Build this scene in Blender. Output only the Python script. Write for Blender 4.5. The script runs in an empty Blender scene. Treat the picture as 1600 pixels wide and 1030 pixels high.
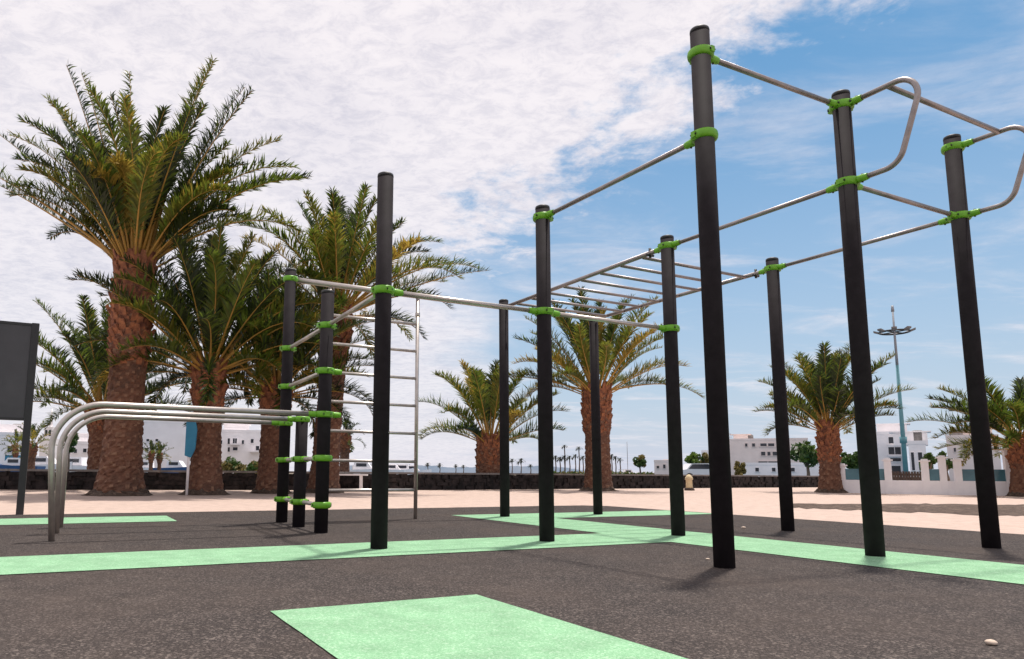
import bpy, math, random
from mathutils import Vector, Matrix
R_ = math.radians
sc = bpy.context.scene
col = sc.collection

# ------------------------------------------------------------------ camera
F_PX, CX, CY, W_PX, H_PX, CAM_H = 1108.2, 673.04, 585.22, 1600.0, 1030.0, 0.52
RIGHT = Vector((0.99996245, -0.00118351, 0.00858424))
UP = Vector((-0.00866544, -0.13657272, 0.99059215))
FWD = Vector((0.0, 0.99062934, 0.13657785))
cam_d = bpy.data.cameras.new('camera')
cam = bpy.data.objects.new('camera', cam_d)
col.objects.link(cam)
m = Matrix.Identity(4)
for i in range(3):
    m[i][0] = RIGHT[i]; m[i][1] = UP[i]; m[i][2] = -FWD[i]
m[0][3], m[1][3], m[2][3] = 0, 0, CAM_H
cam.matrix_world = m
cam_d.sensor_width = 36.0
cam_d.lens = F_PX / W_PX * 36.0
cam_d.shift_x = (W_PX / 2 - CX) / W_PX
cam_d.shift_y = (CY - H_PX / 2) / W_PX
cam_d.clip_start = 0.05
cam_d.clip_end = 20000
sc.camera = cam

def direction(px, py):
    return (RIGHT * ((px - CX) / F_PX) - UP * ((py - CY) / F_PX) + FWD).normalized()
def ray(px, py, Y):
    """where the sight line of a photo pixel meets the upright plane at distance Y"""
    d = direction(px, py)
    return Vector((0, 0, CAM_H)) + d * (Y / d.y)

# ------------------------------------------------------------------ light
SUN_EL, SUN_AZ = 74.0, 33.0          # azimuth clockwise from +Y
sc.view_settings.view_transform = 'Standard'
sc.view_settings.look = 'None'
sc.view_settings.exposure = 0.06
sc.view_settings.gamma = 1.0
sun_d = bpy.data.lights.new('sun', 'SUN')
sun_d.energy = 4.7
sun_d.angle = R_(2.6)
sun_d.color = (1.0, 0.94, 0.86)
sun = bpy.data.objects.new('sun', sun_d)
col.objects.link(sun)
to_sun = Vector((math.sin(R_(SUN_AZ)) * math.cos(R_(SUN_EL)), math.cos(R_(SUN_AZ)) * math.cos(R_(SUN_EL)), math.sin(R_(SUN_EL))))
sun.rotation_euler = to_sun.to_track_quat('Z', 'Y').to_euler()
sun.location = (0, 0, 30)

world = bpy.data.worlds.new('World')
sc.world = world
world.use_nodes = True
wt = world.node_tree
wt.nodes.clear()
def wn(t, **kw):
    n = wt.nodes.new(t)
    for k, v in kw.items():
        setattr(n, k, v)
    return n
def wl(a, b): wt.links.new(a, b)
def wmath(op, a, b=None, c=None, clamp=False):
    n = wn('ShaderNodeMath', operation=op); n.use_clamp = clamp
    for i, v in enumerate((a, b, c)):
        if v is None: continue
        if isinstance(v, (int, float)): n.inputs[i].default_value = v
        else: wl(v, n.inputs[i])
    return n.outputs[0]
def wsmooth(v, lo, hi):
    n = wn('ShaderNodeMapRange', interpolation_type='SMOOTHSTEP')
    wl(v, n.inputs[0]); n.inputs[1].default_value = lo; n.inputs[2].default_value = hi
    return n.outputs[0]
def wmix(f, a, b):
    n = wn('ShaderNodeMix', data_type='RGBA')
    if isinstance(f, (int, float)): n.inputs[0].default_value = f
    else: wl(f, n.inputs[0])
    for i, v in ((6, a), (7, b)):
        if isinstance(v, tuple): n.inputs[i].default_value = (*v, 1)
        else: wl(v, n.inputs[i])
    return n.outputs[2]
tc = wn('ShaderNodeTexCoord')
dvec = tc.outputs['Generated']
sky = wn('ShaderNodeTexSky', sky_type='NISHITA')
sky.sun_disc = False
sky.sun_elevation = R_(SUN_EL); sky.sun_rotation = R_(SUN_AZ)
sky.altitude = 0; sky.air_density = 1.3; sky.dust_density = 0.6; sky.ozone_density = 2.0
skyscale = wn('ShaderNodeMix', data_type='RGBA', blend_type='MULTIPLY')
skyscale.inputs[0].default_value = 1.0
wl(sky.outputs[0], skyscale.inputs[6])
skyscale.inputs[7].default_value = (0.027, 0.084, 0.104, 1)
sep = wn('ShaderNodeSeparateXYZ'); wl(dvec, sep.inputs[0])
zc = wmath('MAXIMUM', sep.outputs[2], 0.0)
den = wmath('ADD', zc, 0.10)
comb = wn('ShaderNodeCombineXYZ')
wl(wmath('DIVIDE', sep.outputs[0], den), comb.inputs[0])
wl(wmath('DIVIDE', sep.outputs[1], den), comb.inputs[1])
def wnoise(scale, detail, rough, offs=(0, 0, 0), dist=0.0, stretch=(1, 1, 1), rot=0.0):
    mp = wn('ShaderNodeMapping'); wl(comb.outputs[0], mp.inputs[0])
    mp.inputs[1].default_value = offs; mp.inputs[3].default_value = stretch; mp.inputs[2].default_value = (0, 0, rot)
    n = wn('ShaderNodeTexNoise'); wl(mp.outputs[0], n.inputs['Vector'])
    n.inputs['Scale'].default_value = scale; n.inputs['Detail'].default_value = detail
    n.inputs['Roughness'].default_value = rough; n.inputs['Distortion'].default_value = dist
    return n.outputs['Fac']
# the cloud deck: covers the left of the view, edge runs along a great circle
d1, d2 = direction(735, 425), direction(1275, 30)
nrm = d2.cross(d1).normalized()
if nrm.dot(direction(300, 200)) < 0: nrm = -nrm
dot = wn('ShaderNodeVectorMath', operation='DOT_PRODUCT')
wl(dvec, dot.inputs[0]); dot.inputs[1].default_value = nrm
nb = wnoise(1.7, 8, 0.62, (3.1, 7.7, 0), 0.3)
nf = wnoise(7.0, 7, 0.65, (1.1, 0.4, 0), 0.2)
edge = wmath('ADD', dot.outputs['Value'], wmath('MULTIPLY', wmath('SUBTRACT', nb, 0.5), 0.26))
edge = wmath('ADD', edge, wmath('MULTIPLY', wmath('SUBTRACT', nf, 0.5), 0.30))
deck = wsmooth(edge, -0.035, 0.075)
# lower left part of the deck: its far edge runs upright in the view
d3, d4 = direction(735, 420), direction(830, 735)
nrm2 = d4.cross(d3).normalized()
if nrm2.dot(direction(200, 600)) < 0: nrm2 = -nrm2
dot2 = wn('ShaderNodeVectorMath', operation='DOT_PRODUCT')
wl(dvec, dot2.inputs[0]); dot2.inputs[1].default_value = nrm2
edge2 = wmath('ADD', dot2.outputs['Value'], wmath('MULTIPLY', wmath('SUBTRACT', nb, 0.5), 0.25))
deck2 = wsmooth(edge2, -0.06, 0.10)
deck = wmath('MAXIMUM', deck, deck2)
deck = wmath('MAXIMUM', deck, wsmooth(wmath('ADD', wmath('MULTIPLY', sep.outputs[1], -1.0), wmath('MULTIPLY', nb, 0.3)), -0.05, 0.45))   # unseen cloud added behind the viewer as fill light
# thin wisps on the blue side
wisp_n = wnoise(1.35, 9, 0.63, (4.3, 1.2, 0), 0.5, (1.0, 1.9, 1), 0.5)
wisp = wmath('MULTIPLY', wsmooth(wisp_n, 0.46, 0.74), wmath('ADD', 0.15, wmath('MULTIPLY', wmath('POWER', wmath('SUBTRACT', 1.0, zc), 2.0), 0.85)))
cover = wmath('MAXIMUM', deck, wisp)
# shading inside the deck: blotches where it is thinner or thicker
tex1 = wnoise(15.0, 10, 0.74, (5.2, 2.2, 0), 0.4, (1, 1.25, 1), 0.35)
tex2 = wnoise(2.2, 5, 0.55, (9.2, 4.2, 0), 0.3)
shade = wmath('ADD', wmath('MULTIPLY', wsmooth(tex1, 0.34, 0.60), 0.66), wmath('MULTIPLY', wsmooth(tex2, 0.34, 0.56), 0.34))
cloud_c = wmix(shade, (0.71, 0.68, 0.75), (0.95, 0.89, 0.91))
# lower air: pale lavender haze towards the horizon
hz = wmath('POWER', wmath('SUBTRACT', 1.0, zc, clamp=True), 2.6)
hz_far = wmath('MULTIPLY', hz, 0.95)
clear = wmix(hz_far, skyscale.outputs[2], (0.64, 0.655, 0.785))
cov2 = wmath('MULTIPLY', cover, wmath('SUBTRACT', 1.0, wmath('MULTIPLY', hz, 0.35)))
final = wmix(cov2, clear, cloud_c)
bg = wn('ShaderNodeBackground'); bg.inputs[1].default_value = 1.0
wl(final, bg.inputs[0])
wo = wn('ShaderNodeOutputWorld'); wl(bg.outputs[0], wo.inputs[0])

# ------------------------------------------------------------------ helpers
rnd = random.Random(7)
MATS = {}
def material(name, c1, c2=None, scale=8.0, rough=0.6, metallic=0.0, detail=4, bump=0.0, bump_scale=None,
             transl=0.0, spec=0.5, lo=0.35, hi=0.65, c3=None, scale3=1.0):
    if name in MATS: return MATS[name]
    mt = bpy.data.materials.new(name); mt.use_nodes = True
    nt = mt.node_tree; b = nt.nodes['Principled BSDF']
    b.inputs['Roughness'].default_value = rough; b.inputs['Metallic'].default_value = metallic
    b.inputs['Specular IOR Level'].default_value = spec
    tcn = nt.nodes.new('ShaderNodeTexCoord')
    def noise(s, d=4, r=0.6):
        n = nt.nodes.new('ShaderNodeTexNoise'); n.inputs['Scale'].default_value = s
        n.inputs['Detail'].default_value = d; n.inputs['Roughness'].default_value = r
        nt.links.new(tcn.outputs['Object'], n.inputs['Vector']); return n.outputs['Fac']
    def mr(v, a, bb):
        n = nt.nodes.new('ShaderNodeMapRange'); nt.links.new(v, n.inputs[0]); n.inputs[1].default_value = a; n.inputs[2].default_value = bb
        return n.outputs[0]
    def mix(f, a, bb):
        n = nt.nodes.new('ShaderNodeMix'); n.data_type = 'RGBA'; nt.links.new(f, n.inputs[0])
        for i, v in ((6, a), (7, bb)):
            if isinstance(v, tuple): n.inputs[i].default_value = (*v, 1)
            else: nt.links.new(v, n.inputs[i])
        return n.outputs[2]
    if c2 is None: c2 = tuple(x * 0.8 for x in c1)
    c = mix(mr(noise(scale, detail), lo, hi), c1, c2)
    if c3: c = mix(mr(noise(scale3, 5), 0.5, 0.72), c, c3)
    nt.links.new(c, b.inputs['Base Color'])
    if bump:
        bn = nt.nodes.new('ShaderNodeBump'); bn.inputs['Strength'].default_value = bump; bn.inputs['Distance'].default_value = 0.02
        nt.links.new(noise(bump_scale or scale * 2, 5), bn.inputs['Height']); nt.links.new(bn.outputs[0], b.inputs['Normal'])
    if transl:
        t = nt.nodes.new('ShaderNodeBsdfTranslucent'); nt.links.new(c, t.inputs[0])
        ms = nt.nodes.new('ShaderNodeMixShader'); ms.inputs[0].default_value = transl
        nt.links.new(b.outputs[0], ms.inputs[1]); nt.links.new(t.outputs[0], ms.inputs[2])
        nt.links.new(ms.outputs[0], nt.nodes['Material Output'].inputs[0])
    MATS[name] = mt
    return mt

class MB:
    def __init__(s): s.v, s.f, s.mi, s.sm = [], [], [], []
    def face(s, idx, mi=0, smooth=False): s.f.append(idx); s.mi.append(mi); s.sm.append(smooth)
    def quad(s, pts, mi=0, smooth=False):
        n = len(s.v); s.v += [tuple(p) for p in pts]; s.face(tuple(range(n, n + len(pts))), mi, smooth)
    def box(s, c, d, mi=0, ax=None):
        """box by centre, full size and optional (x, y, z) axes"""
        c = Vector(c); X, Y, Z = ax or (Vector((1, 0, 0)), Vector((0, 1, 0)), Vector((0, 0, 1)))
        n = len(s.v)
        for k in (-.5, .5):
            for j in (-.5, .5):
                for i in (-.5, .5): s.v.append(tuple(c + X * (i * d[0]) + Y * (j * d[1]) + Z * (k * d[2])))
        for q in ((0, 2, 3, 1), (4, 5, 7, 6), (0, 1, 5, 4), (2, 6, 7, 3), (0, 4, 6, 2), (1, 3, 7, 5)):
            s.face(tuple(n + a for a in q), mi)
    def tube(s, path, r, seg=12, mi=0, caps=True, smooth=True):
        path = [Vector(p) for p in path]; rs = r if isinstance(r, (list, tuple)) else [r] * len(path)
        t = (path[1] - path[0]).normalized()
        up = Vector((0, 0, 1)) if abs(t.z) < 0.9 else Vector((1, 0, 0))
        nx = t.cross(up).normalized(); n0 = len(s.v)
        for i, p in enumerate(path):
            if 0 < i < len(path) - 1: t = (path[i + 1] - path[i - 1]).normalized()
            elif i: t = (path[i] - path[i - 1]).normalized()
            nx = (nx - t * nx.dot(t)).normalized(); ny = t.cross(nx)
            for k in range(seg):
                a = 2 * math.pi * k / seg
                s.v.append(tuple(p + (nx * math.cos(a) + ny * math.sin(a)) * rs[i]))
        for i in range(len(path) - 1):
            for k in range(seg):
                a, b = n0 + i * seg + k, n0 + i * seg + (k + 1) % seg
                s.face((a, b, b + seg, a + seg), mi, smooth)
        if caps:
            s.face(tuple(n0 + k for k in reversed(range(seg))), mi)
            e = n0 + (len(path) - 1) * seg; s.face(tuple(e + k for k in range(seg)), mi)
    def lathe(s, prof, c=(0, 0, 0), seg=24, mi=0, smooth=True):
        c = Vector(c); n0 = len(s.v)
        for r, z in prof:
            for k in range(seg):
                a = 2 * math.pi * k / seg; s.v.append((c.x + r * math.cos(a), c.y + r * math.sin(a), c.z + z))
        for i in range(len(prof) - 1):
            for k in range(seg):
                a, b = n0 + i * seg + k, n0 + i * seg + (k + 1) % seg
                s.face((a, b, b + seg, a + seg), mi, smooth)
        s.face(tuple(n0 + k for k in reversed(range(seg))), mi)
        e = n0 + (len(prof) - 1) * seg; s.face(tuple(e + k for k in range(seg)), mi)
    def mesh(s, name, mats):
        me = bpy.data.meshes.new(name)
        me.from_pydata(s.v, [], s.f)
        for mt in (mats if isinstance(mats, (list, tuple)) else [mats]): me.materials.append(mt)
        me.polygons.foreach_set('material_index', s.mi); me.polygons.foreach_set('use_smooth', s.sm)
        me.update(); return me
    def build(s, name, mats, parent=None, origin=None):
        """link as one object; vertices are world coordinates, origin is where the object's origin goes"""
        o_w = Vector(origin) if origin is not None else Vector((0, 0, 0))
        if parent is not None and origin is None: o_w = world_loc(parent)
        if o_w.length: s.v = [(x - o_w.x, y - o_w.y, z - o_w.z) for x, y, z in s.v]
        ob = bpy.data.objects.new(name, s.mesh(name, mats)); col.objects.link(ob)
        if parent is not None:
            ob.parent = parent; ob.location = o_w - world_loc(parent)
        else: ob.location = o_w
        return ob
def world_loc(o):
    v = Vector(o.location)
    while o.parent: o = o.parent; v += Vector(o.location)
    return v
def tag(o, label=None, cat=None, group=None, kind=None):
    if label: o['label'] = label
    if cat: o['category'] = cat
    if group: o['group'] = group
    if kind: o['kind'] = kind
    return o
def thing(name, label, cat, loc, group=None):
    o = bpy.data.objects.new(name, None); col.objects.link(o); o.location = loc
    o.empty_display_size = 0.2
    return tag(o, label, cat, group)
def structure(ob, label=None):
    ob['kind'] = 'structure'
    if label: ob['label'] = label
    return ob
def rounded(pts, radii, n=8):
    """polyline with rounded corners"""
    pts = [Vector(p) for p in pts]; out = [pts[0]]
    for i in range(1, len(pts) - 1):
        a, b, c = pts[i - 1], pts[i], pts[i + 1]
        u1, u2 = (a - b).normalized(), (c - b).normalized()
        ang = u1.angle(u2); r = radii[i - 1]; d = r / math.tan(ang / 2)
        cen = b + (u1 + u2).normalized() * (r / math.sin(ang / 2))
        p0, p1 = b + u1 * d, b + u2 * d
        q0, q1 = (p0 - cen), (p1 - cen)
        for k in range(n + 1):
            t = k / n; tot = math.pi - ang
            out.append(cen + (q0 * math.sin((1 - t) * tot) + q1 * math.sin(t * tot)) / math.sin(tot))
    out.append(pts[-1]); return out

# rig grid
YA = -1.1008448
UV_U = Vector((math.cos(YA), math.sin(YA), 0)); UV_V = Vector((-math.sin(YA), math.cos(YA), 0))
def G(u, v, z=0.0): return UV_U * u + UV_V * v + Vector((0, 0, z))

# ------------------------------------------------------------------ ground
def ground_material(name, ca, cb, gran, stain, stain_amt, bump=0.5, rough=0.9, fine=320.0, spec=0.2):
    mt = bpy.data.materials.new(name); mt.use_nodes = True
    nt = mt.node_tree; b = nt.nodes['Principled BSDF']; L = nt.links.new
    tcn = nt.nodes.new('ShaderNodeTexCoord'); P = tcn.outputs['Object']
    def noise(s, d, r, vec=P):
        n = nt.nodes.new('ShaderNodeTexNoise'); n.inputs['Scale'].default_value = s; n.inputs['Detail'].default_value = d
        n.inputs['Roughness'].default_value = r; L(vec, n.inputs['Vector']); return n.outputs['Fac']
    def mr(v, a, bb, c=0.0, d=1.0):
        n = nt.nodes.new('ShaderNodeMapRange'); L(v, n.inputs[0])
        for i, x in enumerate((a, bb, c, d)): n.inputs[i + 1].default_value = x
        return n.outputs[0]
    def mix(f, a, bb, bt='MIX'):
        n = nt.nodes.new('ShaderNodeMix'); n.data_type = 'RGBA'; n.blend_type = bt
        if isinstance(f, float): n.inputs[0].default_value = f
        else: L(f, n.inputs[0])
        for i, v in ((6, a), (7, bb)):
            if isinstance(v, tuple): n.inputs[i].default_value = (*v, 1)
            else: L(v, n.inputs[i])
        return n.outputs[2]
    vor = nt.nodes.new('ShaderNodeTexVoronoi'); vor.inputs['Scale'].default_value = fine; L(P, vor.inputs['Vector'])
    sepc = nt.nodes.new('ShaderNodeSeparateColor'); L(vor.outputs['Color'], sepc.inputs[0])
    v2 = nt.nodes.new('ShaderNodeTexVoronoi'); v2.inputs['Scale'].default_value = fine * 0.36; L(P, v2.inputs['Vector'])
    sep2 = nt.nodes.new('ShaderNodeSeparateColor'); L(v2.outputs['Color'], sep2.inputs[0])
    c = mix(mr(sepc.outputs[0], 0.15, 0.95), ca, cb)
    c = mix(mr(sep2.outputs[1], 0.70, 1.0, 0.0, 0.55), c, gran)
    big = noise(0.9, 6, 0.62)
    c = mix(mr(big, 0.42, 0.70, 0.0, stain_amt), c, stain)
    mid = noise(6.0, 5, 0.6)
    c = mix(1.0, c, mix(mr(mid, 0.3, 0.7), (0.84, 0.84, 0.84), (1.12, 1.12, 1.12)), 'MULTIPLY')
    L(c, b.inputs['Base Color'])
    b.inputs['Roughness'].default_value = rough; b.inputs['Specular IOR Level'].default_value = spec
    bn = nt.nodes.new('ShaderNodeBump'); bn.inputs['Strength'].default_value = bump; bn.inputs['Distance'].default_value = 0.006
    L(sepc.outputs[0], bn.inputs['Height']); L(bn.outputs[0], b.inputs['Normal'])
    return mt
m_rubber = ground_material('rubber_granules', (0.0144, 0.0117, 0.0117), (0.0882, 0.072, 0.0666), (0.288, 0.2385, 0.2115), (0.1008, 0.0756, 0.063), 0.5, 0.9, fine=400.0)
m_mint = ground_material('mint_granules', (0.1575, 0.333, 0.1845), (0.288, 0.495, 0.306), (0.45, 0.612, 0.45), (0.198, 0.369, 0.2205), 0.20, 0.5, fine=400.0)
m_sand = ground_material('pale_sand', (0.4324, 0.3266, 0.276), (0.5152, 0.4002, 0.3478), (0.414, 0.3174, 0.2714), (0.4508, 0.3404, 0.2806), 0.40, 0.4, fine=160.0)
m_dark_brown = ground_material('dark_brown_granules', (0.05, 0.034, 0.026), (0.12, 0.085, 0.066), (0.22, 0.16, 0.125), (0.07, 0.046, 0.036), 0.5, 0.8, fine=40.0)

def sheet(name, pts, z, mat, thick=0.0):
    mb = MB(); n = len(pts)
    mb.quad([(p[0], p[1], z) for p in pts])
    if thick:
        for i in range(n):
            a, b = pts[i], pts[(i + 1) % n]
            mb.quad([(a[0], a[1], z - thick), (b[0], b[1], z - thick), (b[0], b[1], z), (a[0], a[1], z)])
    return structure(mb.build(name, mat))
WALL = [Vector((-60, 9.5, 0)), Vector((-14, 17.0, 0)), Vector((-1.3, 20.7, 0)), Vector((15, 31, 0)), Vector((26, 37, 0))]
beyond = [(p.x, p.y + 0.4) for p in WALL]
sheet('ground', [(-400, -400), (900, -400), (900, 37.4)] + beyond[::-1] + [(-400, 9.9)], 0.0, m_sand)
def uvpoly(l, jit=0.0):
    """polygon on the rig's grid; jit roughens the hand-laid edges"""
    if not jit: return [G(u, v) for u, v in l]
    out = []; r = random.Random(len(l)); j = 0.0
    for i in range(len(l)):
        (u0, v0), (u1, v1) = l[i], l[(i + 1) % len(l)]; L = math.hypot(u1 - u0, v1 - v0); n = max(2, int(L / .04))
        for k in range(n):
            t = k / n; j = .75 * j + r.uniform(-jit, jit)
            out.append(G(u0 + (u1 - u0) * t + (v1 - v0) / L * j, v0 + (v1 - v0) * t - (u1 - u0) / L * j))
    return out
sheet('rubber_surface', uvpoly([(-9.25, -14), (-9.25, 7.45), (-8.95, 7.72), (6, 7.72), (6, -14)], .008), 0.012, m_rubber, 0.02)
sheet('mint_stripe', uvpoly([(-4.85, -12), (-4.85, 4.12), (-7.55, 4.12), (-7.55, 7.6), (-6.68, 7.6), (-6.68, 5.0), (5.5, 5.0), (5.5, 4.1), (-4.05, 4.1), (-4.05, -12)], .0012), 0.016, m_mint)
sheet('mint_square', uvpoly([(-2.64, 0.695), (-2.64, 1.565), (-0.9, 1.565), (-0.9, 0.695)], .0008), 0.016, m_mint)
sheet('mint_band', uvpoly([(-8.5, -8), (-8.5, 1.03), (-7.57, 1.02), (-7.57, -8)], .0015), 0.016, m_mint)
# dark brown strip on the sand at the right, with a ragged outline
def brown_strip():
    up, lo = [], []
    r = random.Random(3)
    for i in range(61):
        t = i / 60
        px = 1225 + t * 700
        y0 = 788.5 + 6 * t - 3.0 * math.sin(min(1, t * 3) * 1.5) + r.uniform(-1.0, 1.0)
        y1 = 793.5 + 16 * min(1, t * 1.6) + r.uniform(-1.3, 1.3)
        for lst, py in ((up, y0), (lo, y1)):
            d = direction(px, py); s = -CAM_H / d.z
            lst.append((d.x * s, d.y * s))
    return up + lo[::-1]
sp = brown_strip()
mb = MB(); n = len(sp) // 2
for i in range(n - 1):
    a, b, c, d = sp[i], sp[i + 1], sp[2 * n - 2 - i], sp[2 * n - 1 - i]
    hmid = 0.035 + 0.02 * rnd.random()
    m1 = ((a[0] + d[0]) / 2, (a[1] + d[1]) / 2, 0.045); m2 = ((b[0] + c[0]) / 2, (b[1] + c[1]) / 2, 0.045)
    mb.quad([(*d, 0.004), (*c, 0.004), m2, m1]); mb.quad([m1, m2, (*b, 0.004), (*a, 0.004)])
structure(mb.build('brown_strip', m_dark_brown))
m_water = material('sea_water', (0.03, 0.09, 0.14), (0.05, 0.13, 0.19), 0.3, rough=0.15, bump=0.4, bump_scale=0.8)
sheet('sea', [(-6000, -200), (6000, -200), (6000, 9000), (-6000, 9000)], -1.4, m_water)
m_land = material('far_land', (0.20, 0.16, 0.12), (0.13, 0.11, 0.08), 0.08, rough=0.95)
sheet('far_shore', [(-400, 48), (-9, 60), (-4, 110), (4, 140), (40, 150), (60, 44), (900, 44), (900, 900), (-900, 900)], -0.05, m_land, 1.6)
# low bluish ridge on the horizon
mb = MB(); N = 90; r = random.Random(5)
prev = None
for i in range(N + 1):
    t = i / N
    px = 480 + t * 460
    hgt = (0.25 + 0.75 * math.sin(math.pi * min(1, max(0, (t - .05) / .9))) ** .6) * (9.5 + 3.0 * math.sin(t * 9) + r.uniform(-1, 1))
    p = ray(px, 738, 1500)
    cur = ((p.x, 1500, -2), (p.x, 1540, hgt * 1.55 + 2), (p.x, 1700, -2))
    if prev:
        mb.quad([prev[0], cur[0], cur[1], prev[1]], 0, True); mb.quad([prev[1], cur[1], cur[2], prev[2]], 0, True)
    prev = cur
m_hill = material('ridge_haze_blue', (0.11, 0.15, 0.21), (0.15, 0.18, 0.23), 0.02, rough=0.95)  # blue of the distant air painted into the ridge colour
structure(mb.build('distant_ridge', m_hill))

# ------------------------------------------------------------------ materials
m_post = material('charcoal_coating', (0.019, 0.016, 0.018), (0.025, 0.021, 0.024), 14, rough=0.75, spec=0.07, bump=0.05, bump_scale=300)
m_cap = material('black_plastic', (0.016, 0.016, 0.019), (0.02, 0.02, 0.022), 20, rough=0.5)
m_green = material('green_clamp', (0.165, 0.44, 0.016), (0.12, 0.35, 0.012), 10, rough=0.42)
m_steel = material('stainless_steel', (0.56, 0.51, 0.47), (0.48, 0.43, 0.40), 18, rough=0.40, metallic=0.8)
m_rail = material('brushed_tube', (0.35, 0.31, 0.30), (0.27, 0.24, 0.235), 18, rough=0.42, metallic=0.75)
m_bolt = material('dark_bolt', (0.03, 0.03, 0.03), (0.04, 0.04, 0.04), 30, rough=0.4, metallic=0.6)

# ------------------------------------------------------------------ the rig
rig = thing('calisthenics_rig', 'charcoal post calisthenics rig with green clamps and steel bars on the rubber ground', 'exercise rig', G(-5, 4, 0.0))
PR = 0.057
POSTS = {'P1': (-4.45, 1.885, 2.62), 'P2': (-4.45, 3.25, 2.63), 'P3': (-2.86, 3.29, 3.235), 'P4': (-2.85, 4.645, 3.17), 'P5': (-2.845, 6.02, 3.165),
         'P6': (-4.45, 4.592, 2.60), 'P7': (-4.47, 5.995, 2.61), 'P8': (-7.115, 4.60, 2.60), 'P9': (-7.115, 5.985, 2.50),
         'P10': (-7.115, 1.955, 2.615), 'P11': (-6.48, 1.94, 1.045), 'Q': (-5.80, 1.93, 2.08)}
post_ob = {}
for k, (u, v, H) in POSTS.items():
    b = G(u, v); mb = MB()
    mb.lathe([(PR, 0.012), (PR, H - 0.02)], b, 28)
    po = mb.build('post', m_post, rig, b)
    mb = MB(); mb.lathe([(PR + .0008, H - 0.022), (PR + .0012, H - 0.012), (PR - .001, H), (PR * 0.8, H + 0.006), (PR * 0.3, H + 0.009)], b, 28)
    mb.build('cap', m_cap, po, b)
    post_ob[k] = po
def P(k, z): u, v, _ = POSTS[k]; return G(u, v, z)
def clamp(k, z, dirs):
    """green ring clamp with a socket for each bar that leaves in one of dirs"""
    c = P(k, z); mb = MB(); r = PR + 0.002; h = 0.026
    mb.lathe([(r, -h), (r + .011, -h), (r + .017, -h * .7), (r + .020, 0), (r + .017, h * .7), (r + .011, h), (r, h)], c, 32)
    for d in dirs:
        d = Vector(d).normalized()
        mb.tube([c + d * (r + .008), c + d * (r + .030), c + d * (r + .068), c + d * (r + .085)], [.027, .026, .024, .0215], 16)
        s = d.cross(Vector((0, 0, 1))).normalized()
        for sg in (1, -1):            # bolted ears where the two halves meet
            mb.box(c + s * sg * (r + .020) + d * 0.012, (.014, .028, .036), 0, (s, d, Vector((0, 0, 1))))
        e = c + d * (r + .045)            # set screws, top and underside
        mb.tube([e + Vector((0, 0, -.031)), e + Vector((0, 0, .031))], .0065, 8, 1)
        for sg in (1, -1):
            e = c + s * sg * (r + .020) + d * .012; mb.tube([e - d * .021, e + d * .021], .0065, 8, 1)
    return mb.build('clamp', [m_green, m_bolt], post_ob[k], c)
def bar(a, b, r, name='bar', mat=None, gap=0.062):
    a, b = Vector(a), Vector(b); d = (b - a).normalized()
    mb = MB(); mb.tube([a + d * gap, b - d * gap], r, 16)
    return mb.build(name, mat or m_rail, rig, (a + b) / 2)
U_, V_ = UV_U, UV_V
def link(k1, k2, z, r=0.017, mat=None): return bar(P(k1, z), P(k2, z), r, 'bar', mat)
Z1, Z2, Z3 = 1.77, 2.51, 3.07
link('P10', 'Q', Z1, .018, m_steel); link('Q', 'P1', Z1, .018, m_steel)
link('P10', 'Q', 1.374, .018, m_steel)
for z in (0.63, 0.24):
    link('P10', 'P11', z, .018, m_steel); link('P11', 'Q', z, .018, m_steel)
link('P1', 'P2', Z1, .018, m_steel); link('P2', 'P6', Z1, .018, m_steel)
link('P10', 'P8', Z2, .030, m_steel)
link('P6', 'P4', Z2); link('P7', 'P5', Z2); link('P4', 'P5', Z2)
link('P2', 'P3', 2.54); link('P3', 'P4', Z3); 
link('P8', 'P9', Z2, .02, m_steel)
clamp('P10', Z2, [V_]); clamp('P10', Z1, [U_]); clamp('P10', 1.374, [U_]); clamp('P10', 1.0, [-V_]); clamp('P10', .63, [U_]); clamp('P10', .24, [U_])
clamp('Q', Z1, [U_, -U_]); clamp('Q', 1.374, [-U_, V_]); clamp('Q', 1.0, [-V_, V_]); clamp('Q', .63, [-U_]); clamp('Q', .24, [-U_])
clamp('P11', 1.0, [-V_]); clamp('P11', .63, [U_, -U_]); clamp('P11', .24, [U_, -U_])
clamp('P1', Z1, [-U_, V_]); clamp('P2', Z1, [V_, -V_]); clamp('P6', Z1, [-V_])
clamp('P2', 2.54, [U_]); clamp('P3', 2.54, [-U_]); clamp('P3', Z3, [V_]); clamp('P4', Z3, [-V_, U_]); clamp('P5', Z3, [U_])
clamp('P4', Z2, [U_, -U_, V_]); clamp('P5', Z2, [U_, -U_, -V_]); clamp('P6', Z2, [U_, -U_]); clamp('P7', Z2, [U_, -U_])
# horns on the two posts at the right and the pull-up bar between them
for k in ('P4', 'P5'):
    u, v, _ = POSTS[k]
    pts = rounded([G(u + .06, v, Z3), G(u + .545, v, Z3), G(u + .345, v, Z2), G(u + .06, v, Z2)], [.13, .13], 10)
    mb = MB(); mb.tube(pts, .018, 16); mb.build('horn', m_rail, rig, G(u + .3, v, 2.8))
bar(G(-2.85 + .31, 4.645, Z3), G(-2.845 + .31, 6.02, Z3), .018, gap=0.0)
# dip bars
for (k, u, v, vb, vt) in (('Q', -5.80, 1.93, -.058, -.13), ('P11', -6.48, 1.94, -.035, -.068), ('P10', -7.115, 1.955, -.010, -.015)):
    pts = rounded([G(u, v - .06, 1.0), G(u, vt, 1.0), G(u, vb, 0.012)], [.33], 14)
    mb = MB(); mb.tube(pts, .0215, 18); mb.build('dip_bar', m_steel, rig, G(u, .9, 1.0))
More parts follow.
